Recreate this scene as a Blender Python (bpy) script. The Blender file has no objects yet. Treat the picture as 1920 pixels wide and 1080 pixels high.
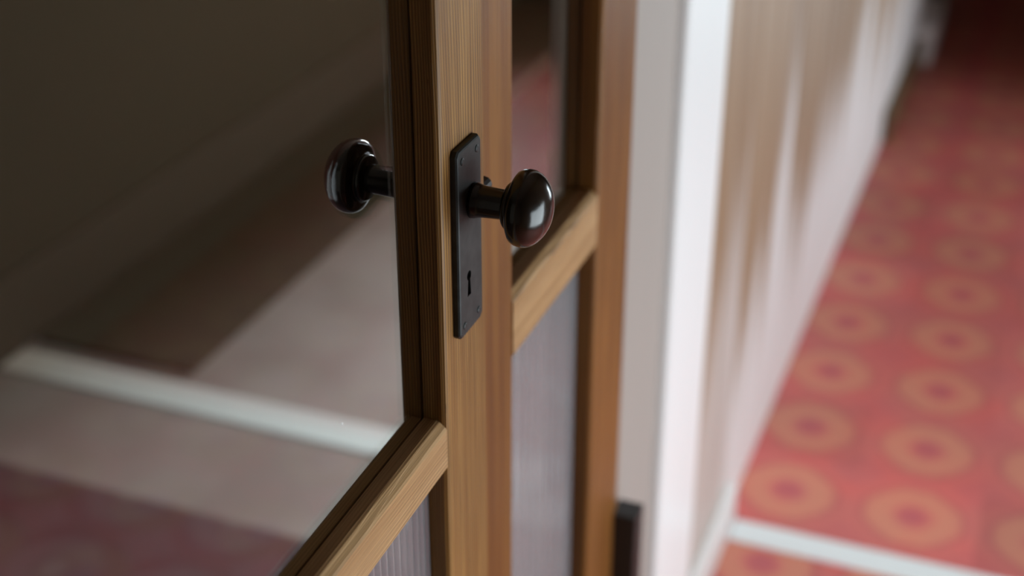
import bpy, bmesh, math
from mathutils import Vector, Matrix

SC = bpy.context.scene
COL = SC.collection

# ------------------------------------------------------------------ camera, sky, lights, exposure
F_PX, HOR, VPX = 2650.0, -875.0, 2120.0
PITCH = math.atan((540 - HOR) / F_PX)
YAW = math.atan((VPX - 960) / math.hypot(F_PX, 540 - HOR))
CAM_H = 1.42
fw = Vector((-math.sin(YAW) * math.cos(PITCH), math.cos(YAW) * math.cos(PITCH), -math.sin(PITCH)))
rt = Vector((math.cos(YAW), math.sin(YAW), 0))
up = rt.cross(fw)
cam = bpy.data.cameras.new('camera')
cam.sensor_width = 36
cam.lens = F_PX / 1920 * 36
cam.clip_start = 0.02
cam.dof.use_dof = True
cam.dof.focus_distance = 0.875
cam.dof.aperture_fstop = 3.3
camo = bpy.data.objects.new('camera', cam)
COL.objects.link(camo)
camo.matrix_world = Matrix((( rt.x, up.x, -fw.x, 0), (rt.y, up.y, -fw.y, 0), (rt.z, up.z, -fw.z, CAM_H), (0, 0, 0, 1)))
SC.camera = camo

world = bpy.data.worlds.new('world')
SC.world = world
world.use_nodes = True
world.node_tree.nodes['Background'].inputs[0].default_value = (0.80, 0.90, 1.0, 1)
world.node_tree.nodes['Background'].inputs[1].default_value = 0.25


def area(name, loc, target, sx, sy, power, color):
    l = bpy.data.lights.new(name, 'AREA')
    l.shape = 'RECTANGLE'
    l.size, l.size_y, l.energy, l.color = sx, sy, power, color
    o = bpy.data.objects.new(name, l)
    COL.objects.link(o)
    o.location = loc
    o.rotation_euler = (Vector(target) - Vector(loc)).to_track_quat('-Z', 'Y').to_euler()
    return o


# daylight through a glazed door in the corridor's outer wall, two added fill lamps,
# and daylight from the far end of the passage behind the glass
DAY = (0.83, 0.94, 1.0)
area('garden_door_daylight', (0.97, 1.04, 0.59), (-1.0, 1.14, 0.42), 1.14, 0.82, 21, DAY)
fill_far = area('far_fill_light', (0.97, 3.78, 0.62), (-0.6, 2.5, 0.42), 0.56, 0.72, 10.5, DAY)  # added lamp to brighten the far boards, no door known there
fill_far.data.spread = math.radians(125)
fill_top = area('overhead_fill_light', (-0.24, 2.0, 2.46), (-0.27, 2.0, 0.0), 0.22, 0.8, 6.0, DAY)  # added overhead fill to brighten the tiles beside the boards
fill_top.data.spread = math.radians(58)
area('passage_daylight', (-0.72, 5.4, 1.25), (-0.80, 1.6, 0.4), 0.5, 1.5, 360, DAY)

SC.view_settings.view_transform = 'Standard'
SC.view_settings.look = 'None'
SC.view_settings.exposure = 0.0
SC.view_settings.gamma = 1.0
SC.view_settings.use_curve_mapping = False
SC.cycles.max_bounces = 12
SC.cycles.transparent_max_bounces = 24
SC.cycles.caustics_reflective = False
SC.cycles.caustics_refractive = False


# ------------------------------------------------------------------ materials
class NT:
    def __init__(self, name):
        self.m = bpy.data.materials.new(name)
        self.m.use_nodes = True
        self.t = self.m.node_tree
        self.b = self.t.nodes['Principled BSDF']

    def n(self, kind, **kw):
        nd = self.t.nodes.new(kind)
        for k, v in kw.items():
            setattr(nd, k, v)
        return nd

    def l(self, a, b):
        self.t.links.new(a, b)

    def math(self, op, a, b=None, c=None, clamp=False):
        nd = self.n('ShaderNodeMath', operation=op, use_clamp=clamp)
        for i, v in enumerate((a, b, c)):
            if v is None:
                continue
            if isinstance(v, (int, float)):
                nd.inputs[i].default_value = v
            else:
                self.l(v, nd.inputs[i])
        return nd.outputs[0]

    def smooth(self, v, a, b):
        nd = self.n('ShaderNodeMapRange', interpolation_type='SMOOTHSTEP')
        self.l(v, nd.inputs['Value'])
        nd.inputs['From Min'].default_value = a
        nd.inputs['From Max'].default_value = b
        return nd.outputs['Result']

    def mix(self, f, a, b):
        nd = self.n('ShaderNodeMix', data_type='RGBA')
        for i, v in ((0, f), (6, a), (7, b)):
            if isinstance(v, (int, float)):
                nd.inputs[i].default_value = v
            elif isinstance(v, tuple):
                nd.inputs[i].default_value = (*v, 1)
            else:
                self.l(v, nd.inputs[i])
        return nd.outputs[2]

    def coord(self, which='Object'):
        return self.n('ShaderNodeTexCoord').outputs[which]

    def noise(self, vec, scale=(1, 1, 1), s=1.0, detail=3, rough=0.5):
        mp = self.n('ShaderNodeMapping')
        mp.inputs['Scale'].default_value = scale
        self.l(vec, mp.inputs['Vector'])
        nz = self.n('ShaderNodeTexNoise')
        nz.inputs['Scale'].default_value = s
        nz.inputs['Detail'].default_value = detail
        nz.inputs['Roughness'].default_value = rough
        self.l(mp.outputs[0], nz.inputs['Vector'])
        return nz.outputs['Fac']


def simple(name, col, rough=0.5, metal=0.0, spec=0.5, coat=0.0):
    t = NT(name)
    t.b.inputs['Base Color'].default_value = (*col, 1)
    t.b.inputs['Roughness'].default_value = rough
    t.b.inputs['Metallic'].default_value = metal
    t.b.inputs['Specular IOR Level'].default_value = spec
    t.b.inputs['Coat Weight'].default_value = coat
    return t.m


def wood(name, axis, light, mid, dark, rough=0.42):
    """old varnished pine: fine growth-ring lines running along one axis, broad tone bands, small dark flecks"""
    t = NT(name)
    v = t.coord()
    al = lambda a, c: tuple(a if i == axis else c for i in range(3))
    warp = t.noise(v, al(3.0, 14.0), 1.0, 2)
    sep = t.n('ShaderNodeSeparateXYZ')
    t.l(v, sep.inputs[0])
    o = [i for i in range(3) if i != axis]
    u = t.math('ADD', sep.outputs[o[0]], t.math('MULTIPLY', sep.outputs[o[1]], 0.55))
    u = t.math('ADD', u, t.math('MULTIPLY', warp, 0.016))
    ring = t.math('FRACT', t.math('MULTIPLY', u, 520.0))
    late = t.math('MULTIPLY', t.smooth(ring, 0.15, 0.85), t.smooth(ring, 1.0, 0.88))
    fine = t.noise(v, al(9.0, 1500.0), 1.0, 3, 0.65)
    band = t.noise(v, al(2.2, 75.0), 1.0, 3, 0.55)
    fleck = t.noise(v, al(60.0, 700.0), 1.0, 1)
    patch = t.noise(v, al(5.0, 16.0), 1.0, 3)
    c = t.mix(t.smooth(band, 0.32, 0.68), light, mid)
    c = t.mix(t.math('MULTIPLY', late, t.math('MULTIPLY', t.smooth(patch, 0.30, 0.60), 0.75)), c, dark)
    c = t.mix(t.math('MULTIPLY', t.smooth(fine, 0.42, 0.72), 0.6), c, dark)
    c = t.mix(t.math('MULTIPLY', t.smooth(fleck, 0.76, 0.82), 0.7), c, (dark[0] * .4, dark[1] * .4, dark[2] * .4))
    t.l(c, t.b.inputs['Base Color'])
    t.b.inputs['Roughness'].default_value = rough
    t.b.inputs['Specular IOR Level'].default_value = 0.25
    bp = t.n('ShaderNodeBump')
    bp.inputs['Strength'].default_value = 0.35
    bp.inputs['Distance'].default_value = 0.0006
    t.l(t.math('ADD', fine, t.math('MULTIPLY', late, 0.7)), bp.inputs['Height'])
    t.l(bp.outputs[0], t.b.inputs['Normal'])
    return t.m


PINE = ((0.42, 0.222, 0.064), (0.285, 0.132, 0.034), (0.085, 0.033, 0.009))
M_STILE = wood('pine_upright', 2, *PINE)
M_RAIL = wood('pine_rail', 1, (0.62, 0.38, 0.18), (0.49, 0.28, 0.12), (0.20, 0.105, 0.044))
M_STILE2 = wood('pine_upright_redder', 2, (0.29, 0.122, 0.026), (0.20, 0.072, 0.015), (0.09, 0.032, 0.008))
M_PLATE = None
M_KNOB = None


def metal_mats():
    global M_PLATE, M_KNOB
    t = NT('blackened_iron')
    v = t.coord()
    n = t.noise(v, (90, 90, 90), 1.0, 4)
    t.l(t.mix(t.smooth(n, 0.35, 0.7), (0.020, 0.022, 0.021), (0.036, 0.038, 0.036)), t.b.inputs['Base Color'])
    t.b.inputs['Roughness'].default_value = 0.48
    t.b.inputs['Specular IOR Level'].default_value = 0.3
    bp = t.n('ShaderNodeBump')
    bp.inputs['Strength'].default_value = 0.12
    bp.inputs['Distance'].default_value = 0.0006
    t.l(n, bp.inputs['Height'])
    t.l(bp.outputs[0], t.b.inputs['Normal'])
    M_PLATE = t.m
    t = NT('dark_bronze_lacquer')
    v = t.coord()
    n = t.noise(v, (60, 60, 60), 1.0, 4)
    t.l(t.mix(t.smooth(n, 0.35, 0.7), (0.008, 0.005, 0.003), (0.016, 0.010, 0.005)), t.b.inputs['Base Color'])
    sc = t.noise(v, (420, 420, 420), 1.0, 4, 0.7)
    r = t.n('ShaderNodeMapRange')
    t.l(sc, r.inputs['Value'])
    r.inputs['To Min'].default_value = 0.10
    r.inputs['To Max'].default_value = 0.26
    t.l(r.outputs[0], t.b.inputs['Roughness'])
    t.b.inputs['Specular IOR Level'].default_value = 0.5
    bp = t.n('ShaderNodeBump')
    bp.inputs['Strength'].default_value = 0.06
    bp.inputs['Distance'].default_value = 0.0008
    t.l(t.noise(v, (150, 150, 150), 1.0, 3), bp.inputs['Height'])
    t.l(bp.outputs[0], t.b.inputs['Normal'])
    M_KNOB = t.m


metal_mats()
M_BLACK = simple('black_iron', (0.012, 0.010, 0.009), 0.5)
M_WHITE = simple('white_gloss_paint', (0.90, 0.90, 0.89), 0.38)
M_BEIGE = simple('beige_paint', (0.38, 0.33, 0.295), 0.6)
M_SKIRT = simple('off_white_skirting', (0.70, 0.66, 0.64), 0.5)
M_STRIP = simple('white_threshold', (0.84, 0.85, 0.84), 0.45)
M_OLIVE = simple('olive_plaster', (0.050, 0.045, 0.019), 0.8)
M_OLIVE2 = simple('olive_moulding', (0.062, 0.052, 0.029), 0.7)
M_PLASTER = simple('cream_plaster', (0.46, 0.40, 0.33), 0.85)
M_DARKWOOD = simple('dark_wood', (0.13, 0.075, 0.03), 0.5)


def reflectance(t, f0):
    """Schlick reflectance, the same from either side of a thin pane"""
    g = t.n('ShaderNodeNewGeometry')
    dp = t.n('ShaderNodeVectorMath', operation='DOT_PRODUCT')
    t.l(g.outputs['Normal'], dp.inputs[0])
    t.l(g.outputs['Incoming'], dp.inputs[1])
    c = t.math('SUBTRACT', 1.0, t.math('ABSOLUTE', dp.outputs['Value']))
    return t.math('ADD', f0, t.math('MULTIPLY', t.math('POWER', c, 5.0), 1 - f0), clamp=True)


def glass_mat():
    t = NT('clear_pane')
    out = t.t.nodes['Material Output']
    tr = t.n('ShaderNodeBsdfTransparent')
    tr.inputs[0].default_value = (0.965, 0.975, 0.96, 1)
    gl = t.n('ShaderNodeBsdfGlossy')
    gl.inputs['Roughness'].default_value = 0.03
    fr = reflectance(t, 0.04)
    mx = t.n('ShaderNodeMixShader')
    t.l(fr, mx.inputs[0])
    t.l(tr.outputs[0], mx.inputs[1])
    t.l(gl.outputs[0], mx.inputs[2])
    t.l(mx.outputs[0], out.inputs[0])
    return t.m


def reeded_mat():
    t = NT('reeded_pane')
    out = t.t.nodes['Material Output']
    rf = t.n('ShaderNodeBsdfRefraction')
    rf.inputs['IOR'].default_value = 1.16
    rf.inputs['Roughness'].default_value = 0.0
    tr = t.n('ShaderNodeBsdfTransparent')
    tr.inputs[0].default_value = (0.92, 0.93, 0.93, 1)
    df = t.n('ShaderNodeBsdfDiffuse')
    df.inputs[0].default_value = (0.80, 0.80, 0.84, 1)
    gl = t.n('ShaderNodeBsdfGlossy')
    gl.inputs['Roughness'].default_value = 0.06
    fr = reflectance(t, 0.09)
    m0 = t.n('ShaderNodeMixShader')
    m0.inputs[0].default_value = 0.4
    m1 = t.n('ShaderNodeMixShader')
    m1.inputs[0].default_value = 0.18
    m2 = t.n('ShaderNodeMixShader')
    t.l(rf.outputs[0], m0.inputs[1]); t.l(tr.outputs[0], m0.inputs[2])
    t.l(m0.outputs[0], m1.inputs[1]); t.l(df.outputs[0], m1.inputs[2])
    t.l(fr, m2.inputs[0]); t.l(m1.outputs[0], m2.inputs[1]); t.l(gl.outputs[0], m2.inputs[2])
    t.l(m2.outputs[0], out.inputs[0])
    return t.m


M_GLASS, M_REED = glass_mat(), reeded_mat()


def tile_mat(name, ground, ground2, ring, centre, rough, extra=None):
    """20 cm cement tiles with a soft eight-sided ring round a small flower"""
    t = NT(name)
    v = t.coord()
    sep = t.n('ShaderNodeSeparateXYZ')
    t.l(v, sep.inputs[0])
    P = 0.205
    ax = []
    ids = []
    for i, off in ((0, -0.265), (1, 1.975)):
        q = t.math('ADD', t.math('DIVIDE', t.math('SUBTRACT', sep.outputs[i], off), P), 0.5)
        ids.append(t.math('FLOOR', q))
        ax.append(t.math('MULTIPLY', t.math('SUBTRACT', t.math('FRACT', q), 0.5), P))
    a, b = (t.math('ABSOLUTE', x) for x in ax)
    dist = t.math('SQRT', t.math('ADD', t.math('POWER', a, 2), t.math('POWER', b, 2)))
    octa = t.math('MAXIMUM', t.math('MAXIMUM', a, b), t.math('MULTIPLY', t.math('ADD', a, b), 0.75))
    d = t.math('ADD', t.math('MULTIPLY', dist, 0.5), t.math('MULTIPLY', octa, 0.5))
    wob = t.noise(v, (60, 60, 60), 1.0, 3)
    d = t.math('ADD', d, t.math('MULTIPLY', t.math('SUBTRACT', wob, 0.5), 0.012))
    rg = t.math('MULTIPLY', t.smooth(d, 0.018, 0.044), t.smooth(d, 0.092, 0.062))
    line = t.math('MULTIPLY', t.smooth(d, 0.076, 0.080), t.smooth(d, 0.090, 0.084))
    corner = t.smooth(octa, 0.108, 0.118)
    cmb = t.n('ShaderNodeCombineXYZ')
    t.l(ids[0], cmb.inputs[0]); t.l(ids[1], cmb.inputs[1])
    wn = t.n('ShaderNodeTexWhiteNoise', noise_dimensions='2D')
    t.l(cmb.outputs[0], wn.inputs['Vector'])
    big = t.noise(v, (7, 7, 7), 1.0, 3)
    c = t.mix(t.smooth(big, 0.35, 0.65), ground, ground2)
    c = t.mix(t.math('MULTIPLY', rg, 0.65), c, ring)
    c = t.mix(t.smooth(d, 0.034, 0.012), c, centre)
    c = t.mix(t.math('MULTIPLY', line, 0.35), c, (centre[0] * .6, centre[1] * .45, centre[2] * .6))
    c = t.mix(t.math('MULTIPLY', corner, 0.35), c, centre)
    hs = t.n('ShaderNodeHueSaturation')
    t.l(t.math('ADD', t.math('MULTIPLY', wn.outputs['Value'], 0.22), 0.89), hs.inputs['Value'])
    t.l(c, hs.inputs['Color'])
    c = hs.outputs[0]
    if extra:
        c = extra(t, c, sep, v)
    t.l(c, t.b.inputs['Base Color'])
    t.b.inputs['Roughness'].default_value = rough
    t.b.inputs['Specular IOR Level'].default_value = 0.4
    bp = t.n('ShaderNodeBump')
    bp.inputs['Strength'].default_value = 0.2
    bp.inputs['Distance'].default_value = 0.002
    t.l(big, bp.inputs['Height'])
    t.l(bp.outputs[0], t.b.inputs['Normal'])
    return t.m


M_TILE = tile_mat('red_ring_tiles', (0.48, 0.098, 0.084), (0.42, 0.108, 0.092), (0.47, 0.19, 0.112), (0.37, 0.082, 0.086), 0.5)


def left_extra(t, c, sep, v):
    n = t.noise(v, (5, 5, 5), 1.0, 4)
    g = t.mix(t.smooth(n, 0.35, 0.65), (0.34, 0.30, 0.285), (0.41, 0.37, 0.355))
    return t.mix(t.smooth(sep.outputs[1], 1.555, 1.572), c, g)


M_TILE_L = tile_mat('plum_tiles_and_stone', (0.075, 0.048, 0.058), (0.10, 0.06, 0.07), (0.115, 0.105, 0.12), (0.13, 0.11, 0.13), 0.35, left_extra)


def board_mat():
    """old boards, low window light painted in as a pale tone on their lower ends"""
    t = NT('boards_painted_light')
    v = t.coord()
    sep = t.n('ShaderNodeSeparateXYZ')
    t.l(v, sep.inputs[0])
    idx = t.math('FLOOR', t.math('DIVIDE', t.math('SUBTRACT', sep.outputs[1], 1.59), 0.115))
    wn = t.n('ShaderNodeTexWhiteNoise', noise_dimensions='1D')
    t.l(idx, wn.inputs['W'])
    grain = t.noise(v, (70, 70, 2.0), 1.0, 4, 0.6)
    c = t.mix(t.smooth(grain, 0.3, 0.7), (0.33, 0.20, 0.11), (0.24, 0.14, 0.075))
    c = t.mix(t.math('MULTIPLY', wn.outputs['Value'], 0.35), c, (0.44, 0.30, 0.19))
    mottle = t.noise(v, (16, 16, 2.2), 1.0, 3)
    hgt = t.math('ADD', t.math('ADD', sep.outputs[2], t.math('MULTIPLY', t.math('SUBTRACT', mottle, 0.5), 0.55)),
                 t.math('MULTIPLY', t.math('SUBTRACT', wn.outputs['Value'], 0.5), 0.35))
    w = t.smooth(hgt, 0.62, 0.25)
    far = t.smooth(t.math('ADD', sep.outputs[1], t.math('MULTIPLY', mottle, 0.1)), 1.80, 1.92)
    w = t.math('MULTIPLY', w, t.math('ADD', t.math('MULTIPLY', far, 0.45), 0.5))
    c = t.mix(w, c, (0.78, 0.75, 0.74))  # pale mix stands for window light falling low on the boards
    t.l(c, t.b.inputs['Base Color'])
    t.b.inputs['Roughness'].default_value = 0.5
    return t.m


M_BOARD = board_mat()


# ------------------------------------------------------------------ geometry helpers
def mesh_obj(name, bm, mat, parent=None, bevel=0.0, smooth=False, seg=2):
    bmesh.ops.recalc_face_normals(bm, faces=bm.faces)
    me = bpy.data.meshes.new(name)
    bm.to_mesh(me)
    bm.free()
    me.materials.append(mat)
    if smooth:
        for p in me.polygons:
            p.use_smooth = True
    o = bpy.data.objects.new(name, me)
    COL.objects.link(o)
    if parent is not None:
        o.parent = parent
    if bevel:
        m = o.modifiers.new('edge', 'BEVEL')
        m.width, m.segments, m.limit_method, m.angle_limit = bevel, seg, 'ANGLE', math.radians(40)
    return o


def box(bm, x0, x1, y0, y1, z0, z1):
    vs = [bm.verts.new((x, y, z)) for x in (x0, x1) for y in (y0, y1) for z in (z0, z1)]
    for f in ((0, 1, 3, 2), (4, 6, 7, 5), (0, 4, 5, 1), (2, 3, 7, 6), (0, 2, 6, 4), (1, 5, 7, 3)):
        bm.faces.new([vs[i] for i in f])


def box_bm(*a):
    bm = bmesh.new()
    box(bm, *a)
    return bm


def prism(bm, pts, axis, a0, a1):
    """extrude a closed profile along an axis; pts are (x,y) for axis 2 and (x,z) for axis 1, (y,z) for axis 0"""
    def P(p, a):
        return {2: (p[0], p[1], a), 1: (p[0], a, p[1]), 0: (a, p[0], p[1])}[axis]
    A = [bm.verts.new(P(p, a0)) for p in pts]
    B = [bm.verts.new(P(p, a1)) for p in pts]
    bm.faces.new(A)
    bm.faces.new(B)
    for i in range(len(pts)):
        j = (i + 1) % len(pts)
        bm.faces.new((A[i], A[j], B[j], B[i]))


def lathe(bm, prof, sx, cx, cy, cz, n=72):
    """revolve (u, r) about the X axis through (cx, cy, cz), u running along sx"""
    rings = []
    for u, r in prof:
        rings.append([bm.verts.new((cx + sx * u, cy + r * math.cos(2 * math.pi * k / n), cz + r * math.sin(2 * math.pi * k / n))) for k in range(n)])
    for a, b in zip(rings, rings[1:]):
        for k in range(n):
            bm.faces.new((a[k], a[(k + 1) % n], b[(k + 1) % n], b[k]))
    bm.faces.new(rings[0])
    bm.faces.new(rings[-1])


def structure(name, bm, mat, bevel=0.0):
    o = mesh_obj(name, bm, mat, None, bevel)
    o['kind'] = 'structure'
    return o


def thing(name, label, cat, loc):
    o = bpy.data.objects.new(name, None)
    o.empty_display_size = 0.05
    COL.objects.link(o)
    o.location = loc
    o['label'], o['category'], o['kind'] = label, cat, 'thing'
    return o


def attach(o, parent):
    """parent without moving: the child keeps the world coordinates its mesh was built in"""
    o.parent = parent
    o.matrix_parent_inverse = Matrix.Translation(-Vector(parent_world(parent)))
    return o


def parent_world(p):
    return p.location if p.parent is None else (0, 0, 0)


# ------------------------------------------------------------------ the setting
WX = -0.345                                    # face of the boarded partition
structure('floor', box_bm(-0.40, 1.0, -1.5, 6.5, -0.05, 0.0), M_TILE)
structure('floor_left', box_bm(-4.0, -0.40, -1.5, 6.5, -0.05, 0.0), M_TILE_L)
structure('ceiling', box_bm(-4.0, 1.1, -1.5, 6.5, 2.50, 2.55), M_PLASTER)
structure('wall_back', box_bm(-4.0, 1.1, -1.56, -1.5, 0, 2.5), M_PLASTER)
structure('wall_far', box_bm(-4.0, 1.1, 6.5, 6.56, 0, 2.5), M_DARKWOOD)
structure('wall_outer', box_bm(-4.06, -4.0, -1.5, 6.5, 0, 2.5), M_OLIVE)

# outer wall of the corridor with openings for the garden door and the added far fill
bm = bmesh.new()
for a in ((-1.5, 0.45, 0, 2.5), (1.63, 3.48, 0, 2.5), (4.08, 6.5, 0, 2.5)):
    box(bm, 0.98, 1.10, *a)
for a in ((0.45, 1.63), (3.48, 4.08)):
    box(bm, 0.98, 1.10, *a, 0, 0.17)
    box(bm, 0.98, 1.10, *a, 1.02, 2.5)
structure('wall_right', bm, M_PLASTER)

# partition: solid part near the camera, head above the doors, boards beyond the white post
structure('wall_near', box_bm(-0.40, -0.33, -1.5, 0.075, 0, 2.5), M_PLASTER)
structure('wall_head', box_bm(-0.42, -0.33, 0.075, 1.59, 2.12, 2.5), M_PLASTER)
bm = bmesh.new()
y = 1.59
while y < 6.49:
    y1 = min(y + 0.115, 6.5)
    prism(bm, [(WX - 0.02, y), (WX - 0.02, y1), (WX - 0.005, y1), (WX, y1 - 0.005), (WX, y + 0.005), (WX - 0.005, y)], 2, 0.0, 2.5)
    y += 0.115
box(bm, WX - 0.045, WX - 0.0201, 1.59, 6.5, 0.0, 2.5)
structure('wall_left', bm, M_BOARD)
structure('baseboard_left', box_bm(WX + 0.0005, WX + 0.016, 1.592, 1.86, 0.0, 0.075), M_SKIRT, 0.004)
structure('baseboard_far', box_bm(WX + 0.0005, WX + 0.02, 3.60, 4.25, 0.0, 0.085), M_DARKWOOD, 0.003)
structure('trim_1', box_bm(WX + 0.0165, 0.98, 1.808, 1.862, -0.01, 0.004), simple('grey_threshold', (0.60, 0.61, 0.60), 0.5), 0.002)
structure('trim_2', box_bm(-1.76, WX - 0.046, 1.815, 1.895, -0.01, 0.004), M_STRIP, 0.002)
# beige post beside the doors and the white post that ends the boards
structure('trim_3', box_bm(-0.3795, -0.350, 1.213, 1.389, 0.0, 2.12), M_BEIGE, 0.005)
structure('trim_8', box_bm(-0.43, -0.380, 1.213, 1.389, 0.0, 2.12), M_WHITE, 0.003)
structure('trim_4', box_bm(-0.42, -0.340, 1.390, 1.588, 0.0, 2.12), M_WHITE, 0.004)
# brown post and its white plinth far down the boards
structure('trim_5', box_bm(WX + 0.0005, WX + 0.045, 4.60, 4.85, 0.0, 2.2), M_DARKWOOD, 0.004)
structure('trim_6', box_bm(WX + 0.0005, WX + 0.05, 4.26, 4.59, 0.0, 0.12), M_SKIRT, 0.004)

# passage behind the glass: olive wall with a slim skirting, and an added blocker wall that shades its left floor
structure('wall_olive', box_bm(-1.90, -1.78, -1.49, 6.49, 0.0, 2.5), M_OLIVE)
structure('trim_7', box_bm(-1.7795, -1.765, -1.4, 6.4, 0.0, 0.16), M_OLIVE2, 0.004)
structure('wall_blocker', box_bm(-1.76, -0.81, 4.45, 4.60, 0.0, 2.5), M_OLIVE, 0.01)

# ------------------------------------------------------------------ glazed doors
RAIL_TOP = 0.900


def stile_profile(x_front, x_back, y_glass, y_out, gx0, gx1):
    """plan of a stile whose glazed side faces y_glass; a narrow groove takes the pane between gx0 > gx1"""
    s = 1 if y_out > y_glass else -1
    c = 0.0035
    return [(x_front - 0.0012, y_out), (x_front, y_out - s * 0.0012), (x_front, y_glass + s * c), (x_front - 0.001, y_glass + s * 0.0012),
            (x_front - c, y_glass), (gx0, y_glass), (gx0, y_glass + s * 0.006), (gx1, y_glass + s * 0.006), (gx1, y_glass + s * 0.001),
            (x_back + 0.003, y_glass + s * 0.001), (x_back, y_glass + s * 0.003), (x_back, y_out)]


def rail_profile(xf, xb, z0, z1, gx0, gx1, top=True, bottom=True):
    p = []
    if top:
        p += [(xb + 0.004, z1 - 0.001), (gx1, z1 - 0.001), (gx1, z1 - 0.006), (gx0, z1 - 0.006), (gx0, z1), (xf - 0.0075, z1),
              (xf - 0.0055, z1 - 0.0006), (xf - 0.001, z1 - 0.0045), (xf, z1 - 0.006)]
    else:
        p += [(xb, z1), (xf, z1)]
    if bottom:
        p += [(xf, z0 + 0.004), (xf - 0.004, z0), (gx0, z0), (gx0, z0 + 0.006), (gx1, z0 + 0.006), (gx1, z0 + 0.001), (xb + 0.004, z0 + 0.001), (xb, z0 + 0.005)]
    else:
        p += [(xf, z0), (xb, z0)]
    if top:
        p += [(xb, z1 - 0.005)]
    return p


def door(label, xf, xb, gx0, gx1, y0, y1, w_near, w_far, rail_z0, rail_z1, mats, reed_pitch):
    root = thing('glazed_door', label, 'door', (xb, y0, 0.006))
    g0, g1 = y0 + w_near, y1 - w_far                       # glazed width
    Z0, Z1 = 0.008, 2.11

    def put(name, bm, m, bevel=0.0, parent=None, smooth=False):
        return attach(mesh_obj(name, bm, m, None, bevel, smooth), parent or root)
    bm = bmesh.new(); prism(bm, stile_profile(xf, xb, g1, y1, gx0, gx1), 2, Z0, Z1); put('stile', bm, mats[0])
    bm = bmesh.new(); prism(bm, stile_profile(xf, xb, g0, y0, gx0, gx1), 2, Z0, Z1); put('stile', bm, mats[0])
    e = 0.0002
    bm = bmesh.new(); prism(bm, rail_profile(xf, xb + 0.003, rail_z0, rail_z1, gx0, gx1), 1, g0 + e, g1 - e); put('rail', bm, mats[1])
    bm = bmesh.new(); prism(bm, rail_profile(xf, xb, Z0, 0.20, gx0, gx1, True, False), 1, g0 + e, g1 - e); put('rail', bm, mats[1])
    bm = bmesh.new(); prism(bm, rail_profile(xf, xb, 2.01, Z1, gx0, gx1, False, True), 1, g0 + e, g1 - e); put('rail', bm, mats[1])
    t = 0.0002
    put('glass_pane', box_bm(gx1 + t, gx0 - t, g0 - 0.005, g1 + 0.005, rail_z1 - 0.005, 2.015), M_GLASS)
    # reeded pane: half-round flutes on the corridor side
    gxm = (gx0 + gx1) / 2
    pts = []
    n = int(round((g1 - g0 + 0.008) / reed_pitch))
    a = g0 - 0.004
    pitch = (g1 - g0 + 0.008) / n
    pts.append((gx0 - t, a))
    for k in range(n):
        for q in range(8):
            ph = q / 8
            yy = a + (k + ph) * pitch
            pts.append((gx0 - t + (0.0024 * math.sin(math.pi * ph) if g0 + 0.001 < yy < g1 - 0.001 else 0.0), yy + 0.0001))
    pts.append((gx0 - t, g1 + 0.0042))
    pts += [(gx1 + t, g1 + 0.0042), (gx1 + t, g0 - 0.004)]
    bm = bmesh.new(); prism(bm, pts, 2, 0.195, rail_z0 + 0.005); o = put('reeded_pane', bm, M_REED)
    o['label'] = 'vertically reeded lower glass pane'
    return root, put


XF = -0.323
XB = -0.3562
d1, put1 = door('pine glazed door with round dark knobs and a black keyhole plate', XF, XB, -0.3397, -0.3418,
                0.080, 0.786, 0.065, 0.0695, 0.8605, RAIL_TOP, (M_STILE, M_RAIL), 0.0095)
X2F = -0.345
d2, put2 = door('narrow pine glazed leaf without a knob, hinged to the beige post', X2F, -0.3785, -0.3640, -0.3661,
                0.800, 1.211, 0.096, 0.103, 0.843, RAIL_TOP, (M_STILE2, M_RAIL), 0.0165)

# lock furniture of the near door
KY, KZ = 0.7545, CAM_H - 0.3735


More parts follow.
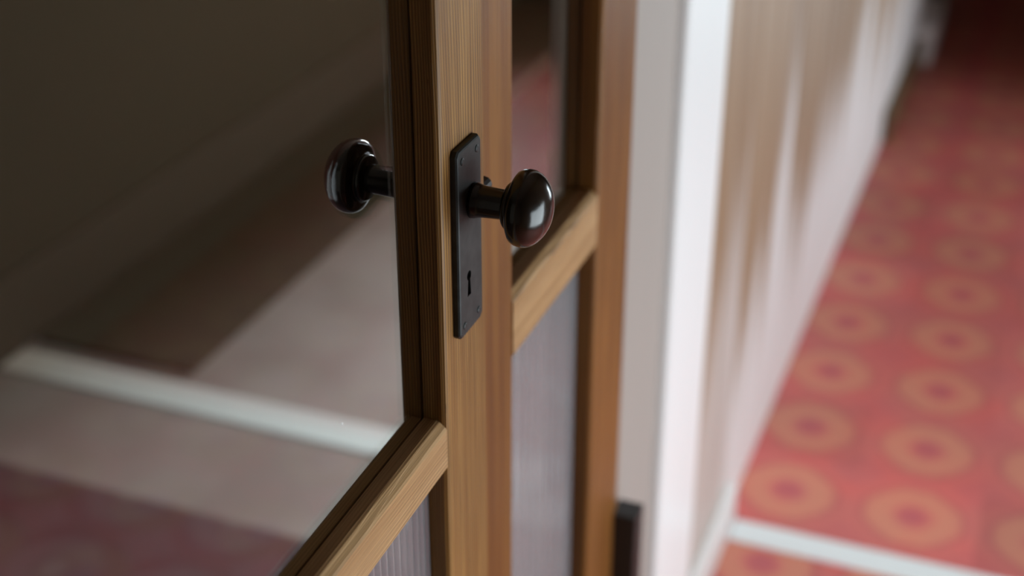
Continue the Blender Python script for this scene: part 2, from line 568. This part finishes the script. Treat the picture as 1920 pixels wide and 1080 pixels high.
def plate(side):
    x0 = XF if side > 0 else XB
    t = 0.0052
    py0, py1, pz0, pz1 = 0.7305, 0.7690, CAM_H - 0.4648, CAM_H - 0.3328
    bm = bmesh.new()
    c = 0.003
    ch = 0.0016
    def outline(i):
        a0, a1, b0, b1 = py0 + i, py1 - i, pz0 + i, pz1 - i
        return [(a0 + c, b0), (a1 - c, b0), (a1, b0 + c), (a1, b1 - c), (a1 - c, b1), (a0 + c, b1), (a0, b1 - c), (a0, b0 + c)]
    loops = []
    for u, i in ((0, 0), (t - ch, 0), (t - 0.0005, ch * 0.45), (t, ch)):
        loops.append([bm.verts.new((x0 + side * u, p, q)) for p, q in outline(i)])
    for A, B in zip(loops, loops[1:]):
        for k in range(8):
            bm.faces.new((A[k], A[(k + 1) % 8], B[(k + 1) % 8], B[k]))
    bm.faces.new(loops[0]); bm.faces.new(loops[-1])
    o = mesh_obj('escutcheon_plate', bm, M_PLATE)
    # real keyhole cut into the plate
    ky, kz, r = 0.7460, CAM_H - 0.4235, 0.0034
    pts = [(ky + r * math.cos(a), kz + r * math.sin(a)) for a in [math.radians(-60 + k * 300 / 14) for k in range(15)]]
    pts += [(ky - 0.0029, kz - 0.0145), (ky + 0.0029, kz - 0.0145)]
    cb = bmesh.new()
    prism(cb, pts, 0, x0 + side * 0.0008, x0 + side * 0.009)
    cut = mesh_obj('cutter', cb, M_PLATE)
    md = o.modifiers.new('hole', 'BOOLEAN')
    md.operation, md.solver, md.object = 'DIFFERENCE', 'EXACT', cut
    bpy.context.view_layer.update()
    dg = bpy.context.evaluated_depsgraph_get()
    me = bpy.data.meshes.new_from_object(o.evaluated_get(dg))
    o.modifiers.clear()
    o.data = me
    bpy.data.objects.remove(cut)
    attach(o, d1)
    for zz in (pz0 + 0.008, pz1 - 0.008):
        for yy in (py0 + 0.0075, py1 - 0.0075):
            sb = bmesh.new()
            x1 = x0 + side * t
            lathe(sb, [(-0.0006, 0.0026), (0.0004, 0.0025), (0.0008, 0.0015)], side, x1, yy, zz, 20)
            s = mesh_obj('screw', sb, M_PLATE)
            attach_sub(s, o)
    return o


def attach_sub(s, part):
    s.parent = part
    s.matrix_parent_inverse = (Matrix.Translation(Vector(d1.location)) @ part.matrix_parent_inverse).inverted() if part.parent else Matrix.Identity(4)
    return s


def knob(side):
    x0 = (XF + 0.0052) if side > 0 else (XB - 0.0052)
    prof = [(0.0195, 0.0060), (0.0200, 0.0142), (0.0212, 0.0154), (0.0236, 0.0158), (0.0242, 0.0152), (0.0246, 0.0182), (0.0254, 0.0212),
            (0.0268, 0.0234), (0.0292, 0.0245), (0.0322, 0.0249), (0.0352, 0.0246), (0.0385, 0.0233), (0.0415, 0.0209), (0.0445, 0.0172),
            (0.0468, 0.0130), (0.0482, 0.0085), (0.0489, 0.0042), (0.0491, 0.0010)]
    ext = 0.0035 if side > 0 else 0.009
    KZ2 = KZ if side > 0 else KZ + 0.0035
    prof = [(u + ext, r) for u, r in prof]
    bm = bmesh.new()
    lathe(bm, prof, side, x0, KY, KZ2)
    o = mesh_obj('knob', bm, M_KNOB, None, 0, True)
    attach(o, d1)
    bm = bmesh.new()
    lathe(bm, [(0.0001, 0.0118), (0.0025, 0.0116), (0.0045, 0.0108), (0.0075, 0.0103), (0.0200 + ext, 0.0095), (0.0215 + ext, 0.0094)], side, x0, KY, KZ2, 48)
    n = mesh_obj('neck', bm, M_KNOB, None, 0, True)
    attach_sub(n, o)
    return o


for sd in (1, -1):
    plate(sd)
    knob(sd)
# lip of the latch plate where the two leaves meet
bm = bmesh.new()
prism(bm, [(-0.3235, CAM_H - 0.392), (-0.3225, CAM_H - 0.3815), (-0.3232, CAM_H - 0.3790), (-0.3250, CAM_H - 0.3772), (-0.3275, CAM_H - 0.3765), (-0.3335, CAM_H - 0.3765), (-0.3335, CAM_H - 0.392)], 1, 0.7862, 0.7985)
put1('latch', bm, M_BLACK)
# fleck on the pane
bm = bmesh.new()
bmesh.ops.create_icosphere(bm, subdivisions=2, radius=0.0008)
for v in bm.verts:
    v.co = Vector((v.co.x * 0.35, v.co.y * (1 + 0.3 * math.sin(9000 * v.co.z)), v.co.z * 1.2)) + Vector((-0.3395, 0.6055, CAM_H - 0.4565))
put1('paint_fleck', bm, M_WHITE)

# black hinge knuckle low on the knobless leaf, against the beige post
bm = bmesh.new()
box(bm, -0.3475, -0.319, 1.2005, 1.231, 0.25, 0.476)
hz = put2('hinge', bm, M_BLACK, 0.002)
hz['label'] = 'black iron hinge block'

# rug lying in the room behind the glass
rug = mesh_obj('runner_rug', box_bm(-1.36, -0.47, 2.95, 5.2, 0.0, 0.012), simple('maroon_wool', (0.15, 0.036, 0.034), 0.95), None, 0.003)
rug['label'] = 'dark maroon rug seen through the upper pane of the knobless door leaf'
rug['category'] = 'rug'
rug['kind'] = 'thing'

mat = mesh_obj('runner_rug', box_bm(-1.755, -1.40, 1.93, 4.445, 0.0, 0.012), simple('olive_wool', (0.046, 0.041, 0.018), 0.95), None, 0.003)
mat['label'] = 'olive brown rug along the wall seen through the glass behind the knob'
mat['category'] = 'rug'
mat['kind'] = 'thing'
